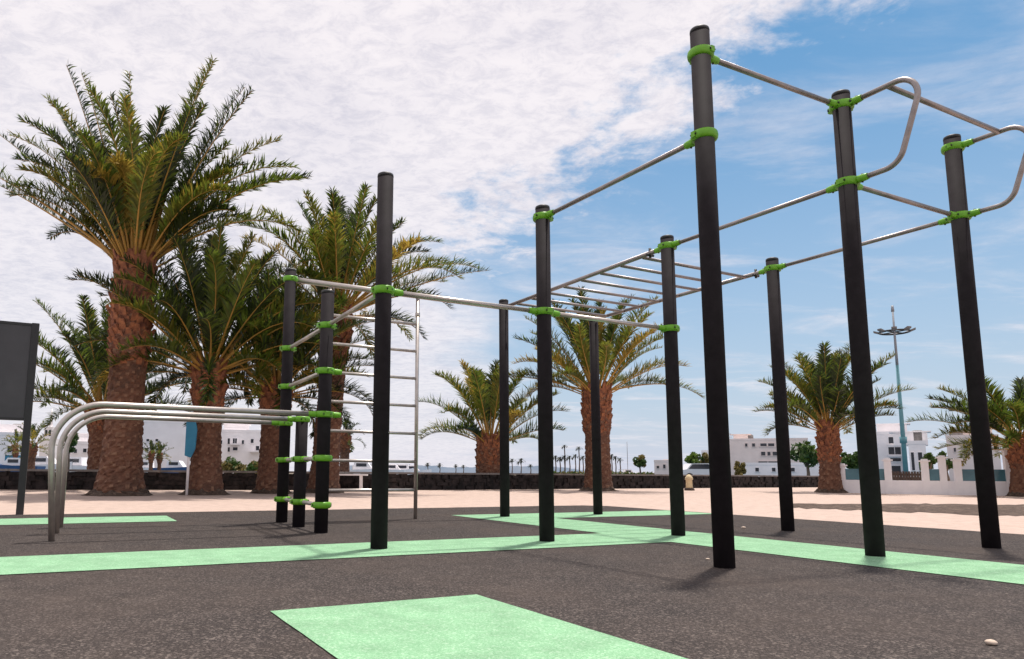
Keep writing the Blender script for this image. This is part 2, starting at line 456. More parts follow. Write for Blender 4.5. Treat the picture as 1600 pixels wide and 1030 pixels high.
# climbing ladder hanging from the thick bar
lad = bpy.data.objects.new('ladder', None); col.objects.link(lad); lad.parent = rig; lad.location = G(-7.115, 2.9) - world_loc(rig)
lad.empty_display_size = .2
for v in (2.395, 3.44):
    mb = MB(); mb.tube([G(-7.115, v, .012), G(-7.115, v, 2.485)], .021, 16); mb.tube([G(-7.115, v, 2.27), G(-7.115, v, 2.315)], .027, 16)
    mb.build('upright', m_steel, lad, G(-7.115, v, 0))
for i in range(7):
    z = .325 + i * .309
    mb = MB(); mb.tube([G(-7.115, 2.41, z), G(-7.115, 3.425, z)], .0165, 14); mb.build('rung', m_steel, lad, G(-7.115, 2.9, z))
# monkey bars
mon = bpy.data.objects.new('monkey_bars', None); col.objects.link(mon); mon.parent = rig; mon.location = G(-5.8, 5.3, Z2) - world_loc(rig)
mon.empty_display_size = .2
for v0, v1 in ((4.60, 4.592), (5.985, 5.995)):
    mb = MB(); mb.tube([G(-7.05, v0, Z2), G(-4.45 - .075, v1, Z2)], .021, 16)
    mb.build('rail', m_rail, mon, G(-5.8, v0, Z2))
    for uu in (-4.66,):
        mb = MB(); mb.tube([G(uu, v1, Z2 - .045), G(uu, v1, Z2 + .045)], .012, 10); mb.tube([G(uu, v1 - .04, Z2 - .02), G(uu, v1 + .04, Z2 - .02)], .012, 10)
        mb.build('bolt', m_bolt, mon, G(uu, v1, Z2))
for i in range(8):
    u = -6.83 + i * .295
    mb = MB(); mb.tube([G(u, 4.61, Z2 - .012), G(u, 5.98, Z2 - .012)], .0155, 14); mb.build('rung', m_rail, mon, G(u, 5.3, Z2))

# ------------------------------------------------------------------ palms
m_leaf = [material('palm_green', (0.072, 0.118, 0.014), (0.125, 0.170, 0.022), 3, rough=0.36, transl=0.42, spec=0.5),
          material('palm_dark_green', (0.018, 0.032, 0.009), (0.038, 0.056, 0.013), 3, rough=0.40, transl=0.30, spec=0.5),
          material('palm_olive', (0.185, 0.175, 0.022), (0.120, 0.138, 0.020), 3, rough=0.42, transl=0.45),
          material('palm_yellow', (0.40, 0.28, 0.045), (0.27, 0.20, 0.035), 3, rough=0.55, transl=0.42),
          material('palm_petiole', (0.46, 0.25, 0.05), (0.33, 0.20, 0.04), 4, rough=0.5)]
m_trunk = material('palm_trunk', (0.105, 0.044, 0.026), (0.19, 0.088, 0.052), 9, rough=0.92, bump=0.8, bump_scale=26, c3=(0.075, 0.042, 0.030), scale3=2.2)
m_scar = material('palm_leaf_scar', (0.25, 0.14, 0.085), (0.15, 0.074, 0.046), 11, rough=0.9, bump=0.5, bump_scale=40)
m_stub = material('palm_stub', (0.36, 0.14, 0.062), (0.12, 0.040, 0.024), 7, rough=0.85, bump=0.6, bump_scale=30)

def frond(mb, base, az, el, L, droop, leaf, r, mi, nside=44, wide=0.034, twist=0.0, petiole=0.22, sway=None):
    h = Vector((math.cos(az), math.sin(az), 0)); N = 12
    side0 = Vector((-h.y, h.x, 0))
    pts = [Vector(base)]; tans = []
    if sway is None: sway = r.uniform(-.45, .45)
    for i in range(N):
        s = (i + .5) / N
        e = el - droop * s ** 2.4
        a = sway * s * s
        hh = h * math.cos(a) + side0 * math.sin(a)
        t = hh * math.cos(e) + Vector((0, 0, math.sin(e)))
        tans.append(t); pts.append(pts[-1] + t * (L / N))
    rr = [max(.005, .040 * (1 - i / N) ** 1.2 * (L / 3.5)) for i in range(N + 1)]
    mb.tube(pts, rr, 5, 4, False)
    def at(s):
        x = min(s * N, N - 1e-4); i = int(x); f = x - i
        return pts[i].lerp(pts[i + 1], f), tans[i]
    for sg in (-1, 1):
        for k in range(nside):
            s = petiole + (1 - petiole) * (k + r.random() * .6) / nside
            p, t = at(s)
            up = Vector((0, 0, 1)); sd = t.cross(up)
            if sd.length < .15: sd = side0.copy()
            sd.normalize(); nn = sd.cross(t).normalized()
            q = (s - petiole) / (1 - petiole)
            prof = min(1, .22 + q * 3.0) * (1 - .58 * q ** 2.6)
            ll = leaf * prof * r.uniform(.70, 1.18)
            fw = R_(54 + 4 * q) * r.uniform(.65, 1.35)        # angle to the side vs forward
            lift = r.choice((.6, .2, 1.05, .4)) * r.uniform(.6, 1.2) + twist * sg
            d = (sd * sg * math.cos(fw) + t * math.sin(fw))
            d = (d * math.cos(lift) + nn * math.sin(lift)).normalized()
            d2 = (d - Vector((0, 0, .45 + .3 * q))).normalized()
            w = nn.cross(d).normalized() * (wide * .5 * (.7 + .3 * prof))
            a = p; mid = p + d * ll * .5; tip = mid + (d * .6 + d2 * .4).normalized() * ll * .5
            n = len(mb.v)
            mb.v += [tuple(a - w * .4), tuple(a + w * .4), tuple(mid + w), tuple(mid - w), tuple(tip)]
            x = r.random(); ml = mi
            if mi == 3: ml = 3 if x < .60 + .35 * q else 2
            elif mi == 2: ml = 3 if x < .10 * q else 2 if x < .7 else 0
            elif mi == 0: ml = 2 if x < .16 else 1 if x < .30 else 0
            elif x < .25: ml = 0
            if r.random() < .04: continue                   # torn gaps
            mb.face((n, n + 1, n + 2, n + 3), ml); mb.face((n + 3, n + 2, n + 4), ml)

def palm(label, px, pyb, pxt, pyt, Y, r0, r1, L, n, emin, dmax, seed, stub=0.35, leaf=0.45, nside=104, yellow=0.05, olive=0.25, dark=0.3,
         stubr=1.2, extra=(), azbias=None, group='palm trees on the sandy plaza', wide=.039, emax=88, lpow=1.0):
    r = random.Random(seed)
    d = direction(px, pyb); s = -CAM_H / d.z
    base = ray(px, pyb, Y); base.z = 0
    top = ray(pxt, pyt, Y)
    t = thing('palm_tree', label, 'palm tree', base, group)
    # trunk: ringed surface of diamond scars
    H = top.z; mb = MB(); seg = 40; rows = max(16, int(H / .045))
    nh = 11; bm_ = []
    for i in range(rows + 1):
        q = i / rows; c = base.lerp(Vector((top.x, top.y, H)), q ** 1.1); c.z = H * q
        rad = r1 + (r0 - r1) * math.exp(-q * H / .55)
        if q > 1 - stub: rad *= 1 + (stubr - 1) * min(1, (q - (1 - stub)) / .10) * .8
        for k in range(seg):
            th = 2 * math.pi * k / seg
            zz = H * q / .21 + .22 * math.sin(2 * th + q * 5 + seed) + .16 * math.sin(5 * th - q * 13) + r.uniform(-.06, .06)
            a = abs(math.sin(math.pi * zz + nh * th / 2)); b = abs(math.sin(math.pi * zz - nh * th / 2))
            bumpv = (a * b) ** .6
            jit = r.uniform(-.012, .012)
            rr = rad * (1 + .11 * (bumpv - .5)) + jit; bm_.append(bumpv + r.uniform(-.12, .12))
            mb.v.append((c.x + rr * math.cos(th), c.y + rr * math.sin(th), c.z))
    for i in range(rows):
        for k in range(seg):
            a, b = i * seg + k, i * seg + (k + 1) % seg
            mb.face((a, b, b + seg, a + seg), 1 if (bm_[a] + bm_[b] + bm_[b + seg] + bm_[a + seg]) > 2.75 else 0, False)
    e = rows * seg; mb.face(tuple(e + k for k in range(seg)))
    tr = mb.build('trunk', [m_trunk, m_scar], t, base)
    # cut leaf bases round the upper trunk
    mb = MB(); zs = H * (1 - stub); cnt = int((H - zs) / .1 * 13)
    for i in range(cnt):
        q = (i + .5) / cnt; z = zs + (H - zs) * q; th = i * 2.39996 + r.uniform(-.08, .08)
        c = base.lerp(Vector((top.x, top.y, 0)), (z / H) ** 1.1); c.z = z
        o = Vector((math.cos(th), math.sin(th), 0)); sd = Vector((-o.y, o.x, 0))
        rad = r1 * (1 + (stubr - 1) * min(1, q * 3) * .8) * .97
        up = R_(58 + 14 * q + r.uniform(-10, 10)); dv = o * math.cos(up) + Vector((0, 0, math.sin(up)))
        ln = r.uniform(.15, .30) * (.8 + .5 * q); nv = sd.cross(dv)
        p0 = c + o * (rad - .05); p1 = p0 + dv * ln
        w0, w1, h0, h1 = .085, .05 * r.uniform(.7, 1.1), .05, .028
        nn = len(mb.v)
        for (p, w, h) in ((p0, w0, h0), (p1, w1, h1)):
            mb.v += [tuple(p + sd * w + nv * h), tuple(p - sd * w + nv * h), tuple(p - sd * w * .8 - nv * h), tuple(p + sd * w * .8 - nv * h)]
        for f in ((0, 1, 2, 3), (7, 6, 5, 4), (0, 4, 5, 1), (1, 5, 6, 2), (2, 6, 7, 3), (3, 7, 4, 0)): mb.face(tuple(nn + x for x in f))
    mb.build('leaf_stubs', m_stub, tr, base)
    # loose soil and fallen scraps heaped round the foot
    mb = MB(); sg_ = 26; n0 = 0
    for k, (q, hh) in enumerate(((.85, .13), (1.02, .10), (1.14, .04), (1.32, .002))):
        for j in range(sg_):
            a = 2 * math.pi * j / sg_; rr = r0 * q * (1 + r.uniform(-.10, .10) * (k > 0)); mb.v.append((base.x + rr * math.cos(a), base.y + rr * math.sin(a), hh * r.uniform(.6, 1.3) + .001))
    for k in range(3):
        for j in range(sg_): mb.face((k * sg_ + j, (k + 1) * sg_ + j, (k + 1) * sg_ + (j + 1) % sg_, k * sg_ + (j + 1) % sg_))
    mb.build('root_mound', m_dark_brown, t, base)
    # crown
    mb = MB()
    ctop = Vector((top.x, top.y, H))
    for i in range(n):
        q = (i + .5) / n
        az = i * 2.39996 + r.uniform(-.2, .2)
        el = R_(emax + (emin - emax) * q ** lpow + r.uniform(-6, 6))
        ln = L * (.72 + .28 * math.sin(math.pi * min(1, q * .9 + .12))) * r.uniform(.86, 1.06)
        dr = (.35 + (dmax - .25) * q) * r.uniform(.6, 1.4)
        x = r.random()
        mi = 3 if x < yellow * (q * 1.4) else 2 if x < yellow + olive * (.5 + q * .9) else 1 if x < yellow + olive + dark else 0
        b = ctop + Vector((math.cos(az), math.sin(az), 0)) * (r1 * .75 * q ** .5) + Vector((0, 0, .18 - .34 * q))
        frond(mb, b, az, el, ln, dr, leaf, r, mi, nside, wide=wide)
    for (az, el, ln, dr, mi) in extra:
        az = R_(az); b = ctop + Vector((math.cos(az), math.sin(az), 0)) * r1 * .6
        frond(mb, b, az, R_(el), ln, dr, leaf, r, mi, nside, wide=wide, sway=r.uniform(-.15, .15))
    mb.build('crown', m_leaf, t, ctop)
    return t

palm('tall thick palm nearest the dip bars, stubbly orange-brown upper trunk and spreading crown', 186, 774, 212, 412, 14.7, .52, .35, 3.5, 52, 40, 1.1, 11, stub=.46, stubr=1.16, yellow=.03, olive=.20, dark=.55, emax=84, nside=128,
     extra=((-84, 72, 2.6, 2.0, 3), (-108, 70, 2.5, 1.9, 3), (-96, 66, 2.3, 1.9, 3), (182, 48, 4.1, .22, 1), (176, 33, 4.0, .15, 1), (190, 36, 4.2, .35, 0), (172, 64, 4.4, .15, 1), (186, 73, 4.65, .12, 1), (200, 78, 4.2, .2, 2),
            (150, 86, 4.6, .08, 0), (8, 79, 4.75, .15, 0), (-20, 76, 4.6, .3, 2), (12, 70, 4.7, .2, 1), (-8, 64, 4.4, .25, 1), (5, 60, 4.1, .75, 2), (-5, 52, 4.0, 1.1, 0), (6, 46, 4.1, .9, 1), (-12, 38, 3.9, .8, 0), (10, 36, 3.6, 1.2, 2)))
palm('mid-height palm with a dark dense crown behind the blue sign', 320, 773, 327, 578, 15.5, .40, .285, 3.3, 60, 6, 1.4, 22, stub=.34, dark=.6, olive=.12, extra=((0, 58, 3.6, 1.3, 0), (-10, 48, 3.2, 1.3, 2), (10, 68, 3.4, .9, 1), (180, 55, 3.0, 1.2, 1), (175, 70, 3.2, .5, 1)))
palm('shorter shaded palm with a low leafy crown between two larger palms', 424, 771, 432, 612, 16.8, .38, .30, 2.9, 62, 0, 1.2, 33, stub=.3, dark=.65, olive=.1)
palm('leaning palm behind the climbing ladder with long arching fronds', 505, 770, 528, 488, 17.6, .41, .31, 3.2, 46, 6, 1.3, 44, stub=.30, olive=.36, yellow=.05, extra=((-95, 80, 2.2, 1.7, 3), (0, 36, 3.7, 1.0, 0), (6, 24, 3.9, .30, 1), (-20, 34, 3.4, 1.4, 2), (12, 48, 3.3, 1.2, 2), (-8, 58, 3.2, 1.3, 0), (95, 88, 3.1, .1, 1), (20, 87, 3.0, .1, 1)))
palm('dark palm half hidden behind the tall thick palm, wide low crown', 160, 766, 163, 640, 19.0, .42, .36, 3.2, 44, 8, 1.0, 55, stub=.3, dark=.55, olive=.2)
palm('squat young palm with a short stubby trunk and few upright fronds', 763, 764, 766, 688, 23.2, .42, .35, 2.85, 30, 14, .95, 66, stub=.75, olive=.35, stubr=1.15, leaf=.5)
palm('tall slim palm standing behind the monkey bars with a notched trunk', 935, 767, 932, 612, 22.0, .44, .36, 3.2, 44, 20, .95, 77, stub=.45, olive=.45, yellow=.08, extra=((175, 16, 3.0, .5, 2), (0, 12, 3.2, .9, 2)))
palm('palm with a swollen bottle-shaped trunk left of the white fence', 1298, 770, 1294, 668, 22.2, .37, .25, 2.6, 40, 20, .8, 88, stub=.6, olive=.35, leaf=.48, stubr=1.1)
palm('low spreading palm at the right edge in front of the white fence', 1594, 775, 1596, 694, 19.6, .24, .20, 2.65, 42, 6, .80, 99, emax=54, stub=.5, olive=.34, leaf=.44)

# ------------------------------------------------------------------ low wall, left board, sign, bench, fence
m_lava = material('lava_stone', (0.008, 0.006, 0.006), (0.034, 0.025, 0.024), 5, rough=0.95, bump=1.0, bump_scale=9, lo=.4, hi=.6)
m_coping = material('grey_coping', (0.15, 0.135, 0.13), (0.22, 0.20, 0.19), 5, rough=0.9)
m_white = material('white_render', (0.88, 0.84, 0.85), (0.80, 0.76, 0.77), 0.8, rough=0.85)
m_white2 = material('white_paint', (0.88, 0.85, 0.86), (0.81, 0.78, 0.80), 3, rough=0.6)
m_pink = material('pale_pink_render', (0.76, 0.66, 0.63), (0.68, 0.59, 0.56), 0.8, rough=0.85)
m_glass = material('dark_glass', (0.02, 0.023, 0.035), (0.035, 0.04, 0.05), 2, rough=0.15)
m_blue = material('blue_paint', (0.015, 0.17, 0.30), (0.02, 0.21, 0.35), 4, rough=0.5)
m_teal = material('teal_paint', (0.09, 0.23, 0.27), (0.11, 0.27, 0.30), 3, rough=0.45)
m_greypost = material('grey_metal', (0.22, 0.23, 0.26), (0.28, 0.29, 0.31), 6, rough=0.5, metallic=0.3)
m_brown = material('brown_timber', (0.055, 0.038, 0.032), (0.085, 0.06, 0.05), 5, rough=0.8)

wall = thing('stone_wall', 'long low dark lava stone wall with a grey coping along the far side of the plaza', 'wall', WALL[1])
body, cop = MB(), MB()
r = random.Random(2)
for i in range(len(WALL) - 1):
    a, b = WALL[i], WALL[i + 1]; d = (b - a).normalized(); nrm_ = Vector((d.y, -d.x, 0))
    Ls = (b - a).length; n = int(Ls / .30)
    for k in range(n):                    # courses of rough stones on a solid core
        for row in range(4):
            ww = Ls / n * r.uniform(.88, .98); zc_ = .058 + row * .115 + r.uniform(-.02, .02); off = r.uniform(-.12, .12)
            c = a + d * (Ls * (k + .5) / n + off) + nrm_ * (.02 + r.uniform(-.015, .025)); c.z = zc_
            tl = r.uniform(-.12, .12); body.box(c, (ww * r.uniform(.7, 1.1), .34, .11 * r.uniform(.8, 1.3)), 0, (d * math.cos(tl) + Vector((0, 0, math.sin(tl))), nrm_, Vector((0, 0, math.cos(tl))) - d * math.sin(tl)))
    c = (a + b) / 2; c.z = .22; body.box(c, (Ls + .15, .30, .44), 0, (d, nrm_, Vector((0, 0, 1))))
    m_ = int(Ls / 1.2)
    for k in range(m_):
        c = a + d * (Ls * (k + .5) / m_); c.z = .487
        cop.box(c, (Ls / m_ - .012, .44, .055), 0, (d, nrm_, Vector((0, 0, 1))))
body.build('stonework', m_lava, wall); cop.build('coping', m_coping, wall)

# notice board at the left edge, seen from behind
nbp = Vector((-4.70, 8.28, 0)); dirb = (-UV_V).normalized()
m_board = material('dark_board', (0.055, 0.052, 0.06), (0.07, 0.066, 0.075), 3, rough=0.6)
nb_ = thing('notice_board', 'dark grey notice board on black posts cut by the left edge of the photo', 'board', nbp)
for k in (0, 1.75):
    mb = MB(); mb.box(nbp + dirb * k + Vector((0, 0, 1.115)), (.075, .075, 2.23), 0, (dirb, Vector((-dirb.y, dirb.x, 0)), Vector((0, 0, 1)))); mb.build('post', m_cap, nb_, nbp + dirb * k)
mb = MB(); c = nbp + dirb * .875 + Vector((0, 0, 1.65)); ax = (dirb, Vector((-dirb.y, dirb.x, 0)), Vector((0, 0, 1)))
mb.box(c, (1.67, .045, 1.09), 0, ax)
mb.build('panel', m_board, nb_, c)
for sg in (1, -1):
    mb = MB(); mb.box(c + Vector((0, 0, .56 * sg)), (1.75, .06, .03), 0, ax); mb.build('frame_rail', m_cap, nb_, c + Vector((0, 0, .56 * sg)))

# blue sign on a white post beside a palm
pb = ray(292, 766, 15.0); pb.z = 0
sg = thing('blue_sign', 'narrow bright blue sign panel on a white post beside a palm trunk', 'sign', pb)
mb = MB(); mb.tube([pb, pb + Vector((0, 0, 1.6))], .028, 12); mb.build('post', m_white2, sg, pb)
mb = MB(); c = pb + Vector((.03, -.035, 1.18))
pts = [(-.10, -.36), (.03, -.40), (.11, -.22), (.13, .18), (.08, .42), (-.10, .44)]
for dy in (0, .05): pass
f0 = [(c.x + x, c.y - .02, c.z + z) for x, z in pts]; f1 = [(c.x + x, c.y + .02, c.z + z) for x, z in pts]
mb.quad(f0); mb.quad(f1[::-1])
for i in range(6): mb.quad([f0[i], f1[i], f1[(i + 1) % 6], f0[(i + 1) % 6]])
mb.build('panel', m_blue, sg, c)

# white bench in front of the wall behind the ladder
bb = ray(547, 763, 19.9); bb.z = 0
bn = thing('bench', 'small white metal bench by the low wall seen through the ladder', 'bench', bb)
mb = MB(); mb.box(bb + Vector((0, 0, .43)), (.95, .38, .04)); mb.build('seat', m_white2, bn, bb)
for sx in (-.36, .30):
    mb = MB(); mb.box(bb + Vector((sx, 0, .205)), (.06, .34, .41)); mb.build('leg', m_white2, bn, bb + Vector((sx, 0, 0)))

# cream bollard
cb = ray(1077, 761, 23.5); cb.z = 0
m_cream = material('cream_paint', (0.62, 0.50, 0.30), (0.52, 0.41, 0.25), 5, rough=0.7)
bl = thing('bollard', 'small cream bollard with a dark foot before the low wall', 'bollard', cb)
mb = MB(); mb.lathe([(.12, .08), (.105, .14), (.10, .33), (.13, .36), (.12, .42), (.07, .49), (.03, .52)], cb, 16); mb.build('body', m_cream, bl, cb)
mb = MB(); mb.lathe([(.16, 0), (.16, .06), (.12, .085)], cb, 16); mb.build('foot', m_brown, bl, cb)

# white fence at the right
FP = [Vector((12.5, 22.4, 0)), Vector((13.9, 21.3, 0)), Vector((15.4, 20.5, 0)), Vector((20.5, 18.3, 0))]
fen = thing('fence', 'white low garden wall fence with pillars and teal glass panels at the right', 'fence', FP[0])
mb = MB()
for i in range(3):
    a, b = FP[i], FP[i + 1]; d = (b - a).normalized(); nv = Vector((-d.y, d.x, 0)); c = (a + b) / 2; c.z = .20
    mb.box(c, ((b - a).length + .06, .18, .40), 0, (d, nv, Vector((0, 0, 1))))
mb.build('wall', m_white2, fen, FP[0])
def along(s):
    for i in range(3):
        a, b = FP[i], FP[i + 1]; l = (b - a).length
        if s <= l or i == 2: return a + (b - a).normalized() * s, (b - a).normalized()
        s -= l
def fx(px):                            # distance along the fence that shows at a photo column
    best = min((abs(ray(px, 740, along(s / 100)[0].y).x - along(s / 100)[0].x), s / 100) for s in range(0, 900, 2)); return best[1]
for px, hh in ((1316, .82), (1388, .98), (1446, .95), (1473, 1.05), (1497, .98), (1540, .98), (1576, 1.25)):
    p, d = along(fx(px)); mb = MB(); ax = (d, Vector((-d.y, d.x, 0)), Vector((0, 0, 1)))
    mb.box(p + Vector((0, 0, hh / 2)), (.17, .21, hh), 0, ax); mb.box(p + Vector((0, 0, hh + .02)), (.26, .28, .04), 0, ax); mb.box(p + Vector((0, 0, hh + .06)), (.15, .17, .04), 0, ax)
    mb.build('pillar', m_white2, fen, p)
m_tglass = material('teal_panel', (0.045, 0.13, 0.17), (0.08, 0.20, 0.24), 1.5, rough=0.2)
for a, b in ((1320, 1385), (1449, 1470), (1500, 1537), (1543, 1573), (1580, 1640)):
    pa, d1_ = along(fx(a)); pb_, d2_ = along(fx(b)); d = (pb_ - pa).normalized(); c = (pa + pb_) / 2; c.z = .57
    mb = MB(); mb.box(c, ((pb_ - pa).length - .06, .03, .33), 0, (d, Vector((-d.y, d.x, 0)), Vector((0, 0, 1)))); mb.build('glass_panel', m_tglass, fen, c)

# ------------------------------------------------------------------ tall lamp mast
mp_ = ray(1416, 744, 45); mp_.z = 0
mast = thing('lamp_mast', 'tall lamp mast, teal below and grey above, with a ring of floodlights', 'lamp mast', mp_)
top = 11.6
mb = MB(); mb.tube([mp_, mp_ + Vector((0, 0, 4)), mp_ + Vector((0, 0, 7.6))], [.15, .12, .085], 14); mb.tube([mp_ + Vector((0, 0, 2.6)), mp_ + Vector((0, 0, 3.0))], .20, 14); mb.build('lower_pole', m_teal, mast, mp_)
mb = MB(); mb.tube([mp_ + Vector((0, 0, 7.5)), mp_ + Vector((0, 0, top - .3))], [.085, .05], 12); mb.tube([mp_ + Vector((0, 0, top - .5)), mp_ + Vector((0, 0, top - .1))], [.10, .07], 10); mb.build('upper_pole', m_greypost, mast, mp_ + Vector((0, 0, 7.5)))
mb = MB(); zc_ = 9.75
ringp = [mp_ + Vector((math.cos(a * math.pi / 12) * .85, math.sin(a * math.pi / 12) * .85, zc_)) for a in range(25)]
mb.tube(ringp, .06, 8, 0, False)
for a in range(4):
    e = Vector((math.cos(a * math.pi / 2 + .4), math.sin(a * math.pi / 2 + .4), 0)); mb.tube([mp_ + Vector((0, 0, zc_)), mp_ + e * .85 + Vector((0, 0, zc_))], .04, 6)
mb.build('ring', m_bolt, mast, mp_ + Vector((0, 0, zc_)))
for a in range(8):
    th = a * math.pi / 4 + .2; e = Vector((math.cos(th), math.sin(th), 0)); s_ = Vector((-e.y, e.x, 0)); t_ = (e * .8 + Vector((0, 0, -.6))).normalized()
    mb = MB(); c = mp_ + e * .98 + Vector((0, 0, zc_ + .05)); mb.box(c, (.30, .36, .10), 0, (s_, e * .93 + Vector((0, 0, .36)), Vector((0, 0, 1))))
    mb.build('floodlight', m_coping, mast, c)

# ------------------------------------------------------------------ buildings
def building(name, label, px0, px1, pytop, Y, deep, wins, mat=None, roofmat=None, group=None, extra=(), base=0.0, parapet=.25, clutter=2, doors=(), ledges=()):
    """a block turned to face the plaza; pixel measures are turned into metres on its own front plane"""
    mid = ray((px0 + px1) / 2, 738, Y); mid.z = 0
    fw = mid.normalized(); X = Vector((fw.y, -fw.x, 0)); ax = (X, fw, Vector((0, 0, 1)))
    r = random.Random(int(px0) + 5)
    def loc(px, py, off=0.0):
        d = direction(px, py); t = ((mid + fw * off).dot(fw)) / d.dot(fw); p = Vector((0, 0, CAM_H)) + d * t
        return (p - mid).dot(X), p.z
    def W(x, y, z): return mid + X * x + fw * y + Vector((0, 0, z))
    (ax0, az), (bx, bz) = loc(px0, pytop), loc(px1, pytop); H = (az + bz) / 2; w = bx - ax0; cx = (ax0 + bx) / 2
    t = thing(name, label, 'building', mid, group)
    mm = mat or m_white
    def bx_(mb, c, d): mb.box(W(*c), d, 0, ax)
    mb = MB(); bx_(mb, (cx, deep / 2, (H + base) / 2 - .2), (w, deep, H - base + .4))
    for (ex0, ex1, ey, dd) in extra:          # stepped roof volumes
        (e0, _), (e1, ez) = loc(ex0, ey, dd), loc(ex1, ey, dd)
        bx_(mb, ((e0 + e1) / 2, dd + 2.2, ez / 2), (e1 - e0, 4.4, ez))
    mb.build('wall', mm, t, mid)
    mb = MB(); th = .18
    bx_(mb, (cx, .06, H + parapet / 2), (w + .06, th, parapet)); bx_(mb, (cx, deep - .06, H + parapet / 2), (w + .06, th, parapet))
    for sx in (-1, 1): bx_(mb, (cx + sx * (w / 2 - .06), deep / 2, H + parapet / 2 - .01), (th, deep - .3, parapet))
    mb.build('parapet', roofmat or mm, t, mid)
    for k in range(clutter):                  # stair huts and water tanks on the flat roof
        x = cx + r.uniform(-.4, .4) * w; y = deep * r.uniform(.3, .7); mb = MB()
        if k % 2: mb.lathe([(.45, H), (.48, H + .1), (.48, H + 1.0), (.3, H + 1.15)], W(x, y, 0), 12); mb.build('water_tank', m_coping, t, W(x, y, H))
        else: bx_(mb, (x, y, H + .5), (1.5 + r.random(), 1.6, 1.0)); bx_(mb, (x, y, H + 1.04), (2.7, 1.9, .08)); mb.build('roof_hut', mm, t, W(x, y, H))
    def opening(kind, x0, x1, y0, y1):
        (p, pz), (q, qz) = loc(x0, y0), loc(x1, y1); c = Vector(((p + q) / 2, 0, (pz + qz) / 2)); ww, hh = q - p, pz - qz
        mb = MB(); fr = min(.09, ww * .12)
        for sx in (-1, 1): bx_(mb, (c.x + sx * (ww / 2 + fr / 2), -.03, c.z), (fr, .10, hh))
        bx_(mb, (c.x, -.03, c.z + hh / 2 + fr / 2), (ww + 2 * fr, .10, fr)); bx_(mb, (c.x, -.06, c.z - hh / 2 - fr / 2), (ww + 3 * fr, .18, fr))
        n = max(0, int(ww / 1.3))
        for k in range(n): bx_(mb, (c.x - ww / 2 + ww * (k + 1) / (n + 1), -.03, c.z), (.06, .08, hh))
        f = mb.build(kind, mm, t, W(c.x, -.03, c.z))
        mb = MB(); bx_(mb, (c.x, -.012, c.z), (ww, .02, hh)); mb.build('pane', m_glass if kind == 'window' else m_blue, f, W(c.x, -.012, c.z))
    for q in wins: opening('window', *q)
    for q in doors: opening('door', *q)
    for (x0, x1, y) in ledges:                # balcony slabs with a railing
        (p, pz), (q, _) = loc(x0, y), loc(x1, y); mb = MB()
        bx_(mb, ((p + q) / 2, -.5, pz), (q - p, 1.0, .12)); bx_(mb, ((p + q) / 2, -.98, pz + .75), (q - p, .05, .06))
        n = max(2, int((q - p) / .35))
        for k in range(n + 1): bx_(mb, (p + (q - p) * k / n, -.98, pz + .4), (.035, .035, .7))
        mb.build('balcony', mm, t, W((p + q) / 2, -.5, pz))
    return t
building('white_house', 'large blank white gable wall house with four small windows behind palms', 224, 300, 661, 62, 9, [(229, 233, 686, 690), (243, 247, 686, 690), (227, 231, 700, 705), (245, 249, 700, 705), (236, 240, 700, 705)], extra=())
building('white_house', 'white stepped house with dark doors and balcony between two palm trunks', 342, 412, 676, 66, 10, [(344, 347, 688, 694), (356, 359, 685, 694), (364, 370, 685, 693), (364, 371, 699, 704), (356, 359, 699, 706), (378, 381, 688, 694), (392, 396, 686, 693), (400, 405, 697, 704)], ledges=((360, 374, 694.5), (390, 408, 706)), extra=((350, 385, 670, 2.0),))
building('white_house', 'white house in pieces seen through the bent ends of the dip bars', 96, 150, 694, 64, 8, [(104, 108, 702, 708), (116, 120, 702, 708), (130, 135, 701, 707), (108, 112, 715, 720)], extra=((118, 140, 684, 1.5),))
building('round_house', 'pale house with a blue door front under the notice board', -40, 44, 680, 58, 9, [(12, 18, 697, 707), (22, 27, 697, 707), (31, 36, 697, 707)], doors=((8, 34, 711, 722),), extra=((-30, 38, 664, 2.0),))
building('apartment_building', 'long white three storey building with strips of dark windows beyond the low wall', 1137, 1262, 688, 92, 14, [(1164, 1168, 693, 698), (1175, 1180, 693, 698), (1188, 1198, 693, 697.5), (1200, 1210, 693, 697.5), (1189, 1196, 706, 712), (1199, 1204, 706, 712), (1207, 1214, 706, 712), (1185, 1215, 721, 725), (1222, 1232, 693, 697.5), (1222, 1230, 706, 712)], m_pink)
building('long_shed', 'long low white wall building beneath the round green tree', 1150, 1300, 727, 70, 6, [(1180, 1186, 731, 737), (1206, 1212, 731, 737), (1236, 1242, 731, 737)], clutter=0)
building('office_block', 'white four storey block with broad dark window bands beside the teal mast', 1366, 1411, 679, 58, 9, [(1388, 1408, 683, 693), (1388, 1408, 699, 710), (1391, 1408, 716, 721), (1393, 1408, 728, 740)], ledges=((1388, 1409, 697), (1388, 1409, 713)), clutter=1)
building('glass_pavilion', 'low white pavilion with tall dark windows right of the mast', 1419, 1446, 694, 52, 7, [(1423, 1430, 707, 735), (1434, 1443, 707, 735)])
building('pink_house', 'small pink house at the end of the low wall', 1022, 1062, 722, 88, 7, [(1026, 1030, 728, 732), (1036, 1040, 726, 732), (1050, 1054, 727, 733)], m_pink, extra=((1036, 1054, 718, 1.5),), clutter=0)
building('white_house', 'small white house half behind the nearest post', 1096, 1130, 707, 80, 7, [(1100, 1104, 714, 719), (1118, 1122, 714, 719)], clutter=0)
building('villa', 'pale villa with a small window behind the right palm', 1478, 1560, 684, 60, 10, [(1490, 1494, 700, 706), (1508, 1514, 700, 706), (1540, 1547, 700, 708)], m_pink)

